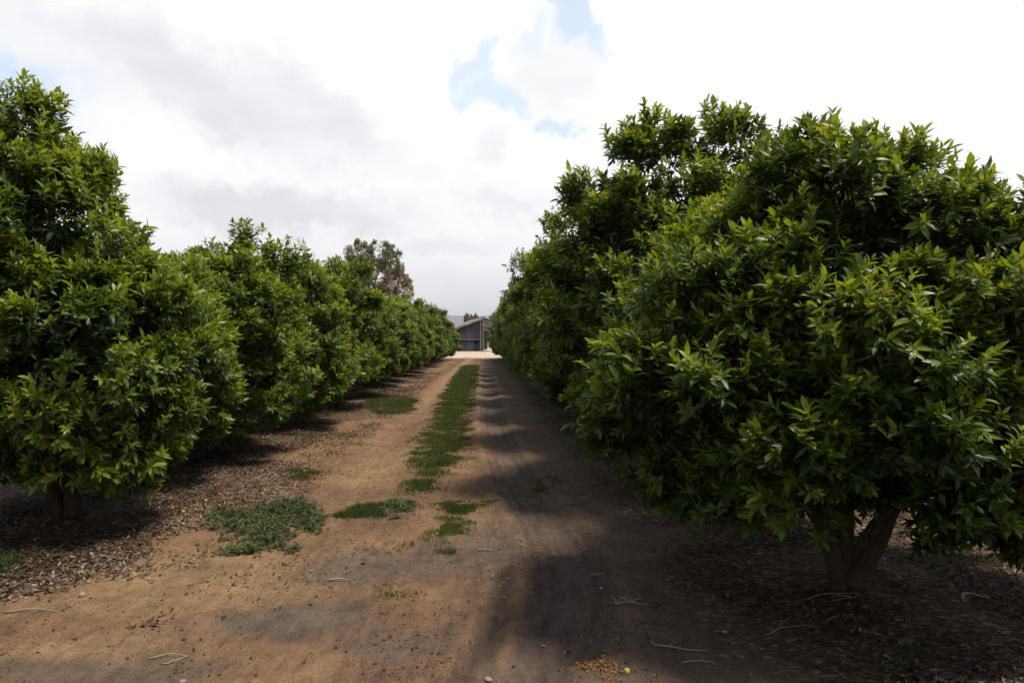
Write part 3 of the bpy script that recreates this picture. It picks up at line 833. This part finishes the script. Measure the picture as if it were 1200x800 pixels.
litter('leaf_litter', 150000, -4.6, -1.75, 4.0, 34, 'brown and bleached fallen leaves along the foot of the left row', 81)
litter('leaf_litter', 95000, 1.2, 4.6, 2.6, 22, 'fallen brown leaves in the shade under the right row', 82, thr=.36)
litter('leaf_litter', 9000, -2.2, 1.3, 2.6, 16, 'sparse fallen leaves blown over the track', 83, thr=.62, L=.035)

# loose crumbs of soil and small gravel on the bare dirt
rng = np.random.default_rng(90); n = 46000
y = 2.7 * (22 / 2.7) ** rng.random(n); x = rng.uniform(-3.4, 2.4, n) + ROW * y
k = rng.random(n) < .12 + sst(.42, .7, fbm(x * 1.9, y * 1.2, 91, 4)); x = x[k]; y = y[k]; n = len(x)
sz = .0018 + .008 * rng.random(n) ** 9 + .0012 * np.clip(y / 6, 1, 3)
oct_ = np.array([(1, 0, 0), (0, 1, 0), (-1, 0, 0), (0, -1, 0), (.2, .1, .8), (0, 0, -.5)])
V = oct_[None] * (1 + rng.uniform(-.4, .4, (n, 6, 3))) * sz[:, None, None] * rng.uniform(.7, 1.4, (n, 1, 3)) + np.stack([x, y, gz(x, y) + sz * .3], -1)[:, None]
T3 = np.array([(0, 1, 4), (1, 2, 4), (2, 3, 4), (3, 0, 4), (1, 0, 5), (2, 1, 5), (3, 2, 5), (0, 3, 5)])
me = mesh_np('gravel', V.reshape(-1, 3), [(T3[None] + (np.arange(n) * 6)[:, None, None]).reshape(-1, 3)], {'age_tone': np.repeat(np.clip(rng.beta(1.5, 2.5, n), 0, 1), 6)}, smooth=False)
tag(link('gravel', me, mat=M['litter']), 'loose crumbs of earth and fine gravel on the bare track', 'gravel', kind='stuff')

# ---------------------------------------------------------------- twigs, stones, fruit
def stick(px, py, dirs, label, grp='twigs lying on the ground'):
    """dirs: list of (dx0,dy0,dx1,dy1,r,bend) in metres round the spot"""
    x0, y0 = G(px, py); b = Build(); rng = np.random.default_rng(int(px * 7 + py))
    z0 = float(gz(x0, y0))
    for (ax, ay, bx_, by_, r_, bend) in dirs:
        t = np.linspace(0, 1, 8)
        xx = ax + (bx_ - ax) * t + bend * np.sin(t * 3.1) * -(by_ - ay) + rng.normal(size=8) * .004
        yy = ay + (by_ - ay) * t + bend * np.sin(t * 3.1) * (bx_ - ax) + rng.normal(size=8) * .004
        zz = gz(x0 + xx, y0 + yy) - z0 + r_ * .8 + .012 * np.sin(t * 3.1)
        b.tube(np.stack([xx, yy, zz], -1), np.linspace(r_, r_ * .45, 8), 6)
    o = link('twig', b.mesh('twig', True), mat=M['twig']); o.location = (x0, y0, z0)
    tag(o, label, 'twig', grp)


stick(195, 768, [(-.09, -.01, .09, .04, .004, .15), (.0, -.05, .09, .06, .004, -.1)], 'thin pale forked twig on the tan dirt, lower left')
stick(35, 722, [(-.15, 0, .13, .02, .006, .08), (.0, .01, .12, .08, .003, .1)], 'grey stick on the dirt at the left edge below the litter')
stick(740, 708, [(-.10, 0, .14, -.02, .005, -.2), (-.06, .0, -.10, .16, .004, .1), (-.02, 0, -.03, .15, .003, .2), (0, 0, .08, .10, .003, -.2), (-.08, .02, -.16, .08, .003, .1), (.02, -.01, -.06, .09, .003, .1)], 'bleached branching bunch of twigs at the edge of the shade')
stick(800, 760, [(-.13, .05, .13, -.03, .005, -.15), (-.13, .05, -.15, .10, .004, 0)], 'long bent dark twig lying in the shade, lower right')
stick(820, 778, [(-.08, .01, .07, -.02, .004, .1)], 'short straight twig just below the long bent one')
stick(1145, 712, [(-.10, -.05, .09, .03, .011, .35), (.09, .03, .10, .12, .008, .1), (0, 0, -.02, .1, .005, .2)], 'thick curved stick among the litter right of the nearest trunk')
stick(985, 712, [(-.22, .02, .05, .01, .004, .1), (-.05, 0, .12, -.06, .004, .1), (-.1, -.03, .12, .03, .003, -.2), (-.02, .04, .16, -.02, .003, .1)], 'tangle of thin twigs at the foot of the nearest right trunk')
stick(1000, 738, [(-.15, .0, .10, .03, .003, .12), (-.04, .05, .06, -.05, .003, .1)], 'fine crossed twigs in front of the nearest right trunk')
stick(398, 682, [(-.08, -.01, .07, .03, .007, .1)], 'short dark stick in the middle of the track')
stick(570, 646, [(-.07, 0, .08, .01, .006, .1)], 'pale stick lying between the two wheel lines')
stick(930, 745, [(-.16, -.03, .15, .02, .003, .1)], 'very thin twig on the dark soil left of the trunk foot')
stick(700, 672, [(-.05, .01, .05, -.01, .004, .1)], 'little twig beside the right wheel line')


def stone(px, py, r_, label, mat='stone', seed=0, flat=.55):
    rng = np.random.default_rng(seed + int(px)); x0, y0 = G(px, py)
    u, v = np.meshgrid(np.linspace(0, 2 * np.pi, 12, endpoint=False), np.linspace(.15, np.pi - .15, 7))
    rr = r_ * (1 + .22 * (fbm(np.cos(u) * 1.7 + 5 + seed, np.sin(u) * 1.7 + v * 1.3, seed, 2) - .5) * 2)
    V = np.stack([rr * np.sin(v) * np.cos(u), rr * np.sin(v) * np.sin(u) * .8, rr * np.cos(v) * flat], -1).reshape(-1, 3)
    i = np.arange(6)[:, None] * 12; j = np.arange(12)[None, :]; k = (j + 1) % 12
    f = np.stack([i + j, i + 12 + j, i + 12 + k, i + k], -1).reshape(-1, 4)
    V = np.concatenate([V, [(0, 0, r_ * flat), (0, 0, -r_ * flat)]])
    q = np.arange(12); q2 = (q + 1) % 12
    f3 = np.concatenate([np.stack([np.full(12, 84), q, q2], -1), np.stack([np.full(12, 85), 72 + q2, 72 + q], -1)])
    nm = 'fallen_fruit' if mat == 'rind' else 'stone'
    me = mesh_np(nm, V, [f, f3]); o = link(nm, me, mat=M[mat])
    o.location = (x0, y0, float(gz(x0, y0)) + r_ * flat * .6); o.rotation_euler = (0, 0, seed)
    tag(o, label, 'fruit' if mat == 'rind' else 'stone', 'loose stones' if mat == 'stone' else None)


stone(95, 700, .022, 'single brown stone on the dirt left of the tan patch', seed=1, flat=.8)
stone(735, 790, .018, 'small yellow-green fallen fruit beside the orange wood chips', 'rind', 2, .85)
stone(572, 797, .02, 'flat pale stone at the bottom of the track', seed=3)
stone(213, 797, .018, 'small reddish stone near the bottom, below the forked twig', seed=4, flat=.7)
stone(705, 686, .016, 'small pale stone by the right wheel line', seed=5)
stone(850, 742, .014, 'tiny pale stone in the shade between two twigs', seed=6)
# heap of orange-brown wood chips
rng = np.random.default_rng(77); x0, y0 = G(706, 789); n = 320
x = x0 + rng.normal(size=n) * .065; y = y0 + rng.normal(size=n) * .05
base = np.stack([x, y, gz(x, y) + .012 * rng.random(n) + .002], -1); a = rng.uniform(0, 6.28, n)
d = norm(np.stack([np.cos(a), np.sin(a), rng.normal(size=n) * .3], -1)); L_ = rng.uniform(.006, .02, n)
me = leaves_mesh('wood_chips', base, d, norm(rng.normal(size=(n, 3)) * .4 + np.array([0, 0, 1])), L_, L_ * .6, np.zeros(n), hi=False)
tag(link('wood_chips', me, mat=M['chips']), 'little scatter of orange-brown chips at the bottom of the track', 'wood chips', kind='stuff')

# ---------------------------------------------------------------- haze
b = Build(); b.box(-6500, 6500, -2500, 6800, -3, 260)
t = NT('haze_air'); pv = t.n('ShaderNodeVolumePrincipled')
pv.inputs['Color'].default_value = (.89, .935, 1, 1); pv.inputs['Density'].default_value = 0.00022; pv.inputs['Anisotropy'].default_value = .3
t.l(pv.outputs[0], t.out.inputs[1])
hz = link('haze', b.mesh('haze'), mat=t.m); tag(hz, 'pale haze in the distance', 'haze', kind='stuff')

# ---------------------------------------------------------------- sky
SUN_AZ, SUN_EL = 92.0, 68.0
w = D.worlds.new('World'); bpy.context.scene.world = w; w.use_nodes = True
t = NT.__new__(NT); t.t = w.node_tree; t.t.nodes.clear()
out = t.n('ShaderNodeOutputWorld')
sky = t.n('ShaderNodeTexSky', sky_type='NISHITA'); sky.sun_disc = False
sky.sun_elevation = R(SUN_EL); sky.sun_rotation = R(SUN_AZ); sky.air_density = 1.0; sky.dust_density = .6
tc = t.n('ShaderNodeTexCoord'); nv = t.n('ShaderNodeVectorMath', operation='NORMALIZE'); t.l(tc.outputs['Generated'], nv.inputs[0])
sp = t.n('ShaderNodeSeparateXYZ'); t.l(nv.outputs[0], sp.inputs[0])
az = t.math('ARCTAN2', sp.outputs[0], sp.outputs[1]); el = t.math('ARCSINE', sp.outputs[2])
nA = t.noise(2.3, 5, .55, nv.outputs[0]); nB = t.noise(5.0, 6, .6, nv.outputs[0], .3)
mpz = t.n('ShaderNodeMapping'); mpz.inputs['Scale'].default_value = (1, 1, 3.2); t.l(nv.outputs[0], mpz.inputs[0])
nC = t.noise(2.6, 6, .55, mpz.outputs[0]); nD = t.noise(9, 4, .6, mpz.outputs[0])
nBs = t.n('ShaderNodeSeparateColor'); t.l(nB.outputs[1], nBs.inputs[0])
nE = t.noise(17, 5, .65, nv.outputs[0]); nEs = t.n('ShaderNodeSeparateColor'); t.l(nE.outputs[1], nEs.inputs[0])
wa0 = t.math('ADD', az, t.math('MULTIPLY', t.math('SUBTRACT', nEs.outputs[0], .5), .11))
we0 = t.math('ADD', el, t.math('MULTIPLY', t.math('SUBTRACT', nEs.outputs[1], .5), .09))
wa = t.math('ADD', wa0, t.math('MULTIPLY', t.math('SUBTRACT', nBs.outputs[0], .5), .20))
we = t.math('ADD', we0, t.math('MULTIPLY', t.math('SUBTRACT', nBs.outputs[1], .5), .14))


def patch(px, py, rx, ry, s, tilt=0.0, soft=.5, warp=True):
    """an elliptical cloud or gap centred on one direction of the sky; radii in degrees"""
    a0 = math.atan((px - 600) / F); e0 = math.atan((HZ - py) / math.hypot(F, px - 600))
    A = t.math('SUBTRACT', wa if warp else az, a0); E = t.math('SUBTRACT', we if warp else el, e0)
    c_, s_ = math.cos(tilt), math.sin(tilt)
    u = t.math('ADD', t.math('MULTIPLY', A, c_ / R(rx)), t.math('MULTIPLY', E, s_ / R(rx)))
    v = t.math('ADD', t.math('MULTIPLY', A, -s_ / R(ry)), t.math('MULTIPLY', E, c_ / R(ry)))
    q = t.math('SQRT', t.math('ADD', t.math('MULTIPLY', u, u), t.math('MULTIPLY', v, v)))
    m = t.n('ShaderNodeMapRange', interpolation_type='SMOOTHSTEP'); t.l(q, m.inputs[0])
    m.inputs[1].default_value = 1 - soft; m.inputs[2].default_value = 1 + soft; m.inputs[3].default_value = s; m.inputs[4].default_value = 0
    return m.outputs[0]


def accum(lst):
    o = lst[0]
    for q in lst[1:]: o = t.math('MAXIMUM', o, q)
    return o


greys = accum([patch(215, 95, 12, 2.6, 1.0, -.32, .8), patch(370, 140, 8, 2.2, .9, -.45, .8), patch(310, 240, 9, 1.7, 1.0, -.05, .7), patch(60, 60, 8, 2.5, .6, -.3, .8),
               patch(600, 243, 4, 1.2, .6, 0, .8), patch(520, 292, 6, .9, .5, 0, .8), patch(560, 340, 6, 1.0, .25, 0, .8), patch(655, 95, 5, 2.8, .6, .3, .8), patch(560, 180, 1.6, 1.6, .6, 0, .8)])
blues = accum([patch(562, 78, .9, 2.0, .8, -.5, .6), patch(690, 16, 1.6, 3.2, 1.0, .6, .4), patch(582, 122, 2.4, 1.2, .8, -.5, .55), patch(643, 160, 1.3, .8, .9, 0, .5), patch(14, 112, 3.0, 1.9, 1.0, 0, .5), patch(640, 50, 2.2, 1.2, .5, .5, .7)])
# elsewhere: broken cloud; fewer clouds overhead and behind
front = t.n('ShaderNodeMapRange', interpolation_type='SMOOTHSTEP'); t.l(sp.outputs[1], front.inputs[0])
front.inputs[1].default_value = .1; front.inputs[2].default_value = .75; front.inputs[3].default_value = 0; front.inputs[4].default_value = 1
hi_ = t.n('ShaderNodeMapRange', interpolation_type='SMOOTHSTEP'); t.l(el, hi_.inputs[0])
hi_.inputs[1].default_value = R(30); hi_.inputs[2].default_value = R(52); hi_.inputs[3].default_value = 1; hi_.inputs[4].default_value = 0
fr = t.math('MULTIPLY', front.outputs[0], hi_.outputs[0])
broken = t.ramp(nA.outputs[0], [(.46, 0.), (.58, 1.)])
cover = t.math('MAXIMUM', t.math('MULTIPLY', t.math('SUBTRACT', 1.0, fr), broken), t.math('MULTIPLY', fr, t.math('SUBTRACT', 1.0, blues)))
lowg = t.ramp(nC.outputs[0], [(.42, 0.), (.68, 1.)])
gr = t.math('MULTIPLY', greys, t.math('ADD', .55, t.math('MULTIPLY', nD.outputs[0], .8)), clamp=True)
gr = t.math('MAXIMUM', gr, t.math('MULTIPLY', lowg, t.math('MULTIPLY', nD.outputs[0], .6)))
cl_front = t.mix(gr, (10.3, 10.3, 10.4), (7.5, 7.6, 7.85))
cl_back = t.mix(lowg, (5.2, 5.3, 5.6), (2.8, 3.0, 3.4))
cl = t.mix(fr, cl_back, cl_front)
skyb = t.mix(fr, sky.outputs[0], t.mix(.62, t.mix(1.0, sky.outputs[0], (1.6, 1.6, 1.6), 'MULTIPLY'), (8.5, 9.6, 10.8)))
col_ = t.mix(cover, skyb, cl)
bg = t.n('ShaderNodeBackground'); t.l(col_, bg.inputs[0]); bg.inputs[1].default_value = .10
t.l(bg.outputs[0], out.inputs[0])

sun = D.lights.new('sun', 'SUN'); sun.energy = 4.2; sun.angle = R(13); sun.color = (1, .93, .82)
so = D.objects.new('sun', sun); C.objects.link(so)
dv = Vector((math.sin(R(SUN_AZ)) * math.cos(R(SUN_EL)), math.cos(R(SUN_AZ)) * math.cos(R(SUN_EL)), math.sin(R(SUN_EL))))
so.rotation_euler = (-dv).to_track_quat('-Z', 'Y').to_euler(); so.location = (20, 20, 40)

# ---------------------------------------------------------------- camera and render
cam = D.cameras.new('camera'); cam.lens = F / 1200 * 36; cam.sensor_width = 36; cam.clip_end = 20000; cam.clip_start = .05
co = D.objects.new('camera', cam); C.objects.link(co); co.location = (0, 0, CAMZ)
co.rotation_euler = (R(90) - math.atan((400 - HZ) / F), 0, 0)
sc = bpy.context.scene; sc.camera = co
sc.view_settings.view_transform = 'Standard'; sc.view_settings.look = 'None'
sc.view_settings.exposure = .18; sc.view_settings.gamma = 1
sc.render.engine = 'CYCLES'
cy = sc.cycles
cy.max_bounces = 6; cy.diffuse_bounces = 2; cy.glossy_bounces = 2; cy.transmission_bounces = 4; cy.volume_bounces = 0; cy.transparent_max_bounces = 4
cy.use_denoising = True; cy.denoiser = 'OPENIMAGEDENOISE'; cy.denoising_prefilter = 'ACCURATE'
cy.sample_clamp_indirect = 4; cy.caustics_reflective = False; cy.caustics_refractive = False
cy.volume_step_rate = 4; cy.use_adaptive_sampling = True; cy.adaptive_threshold = .02
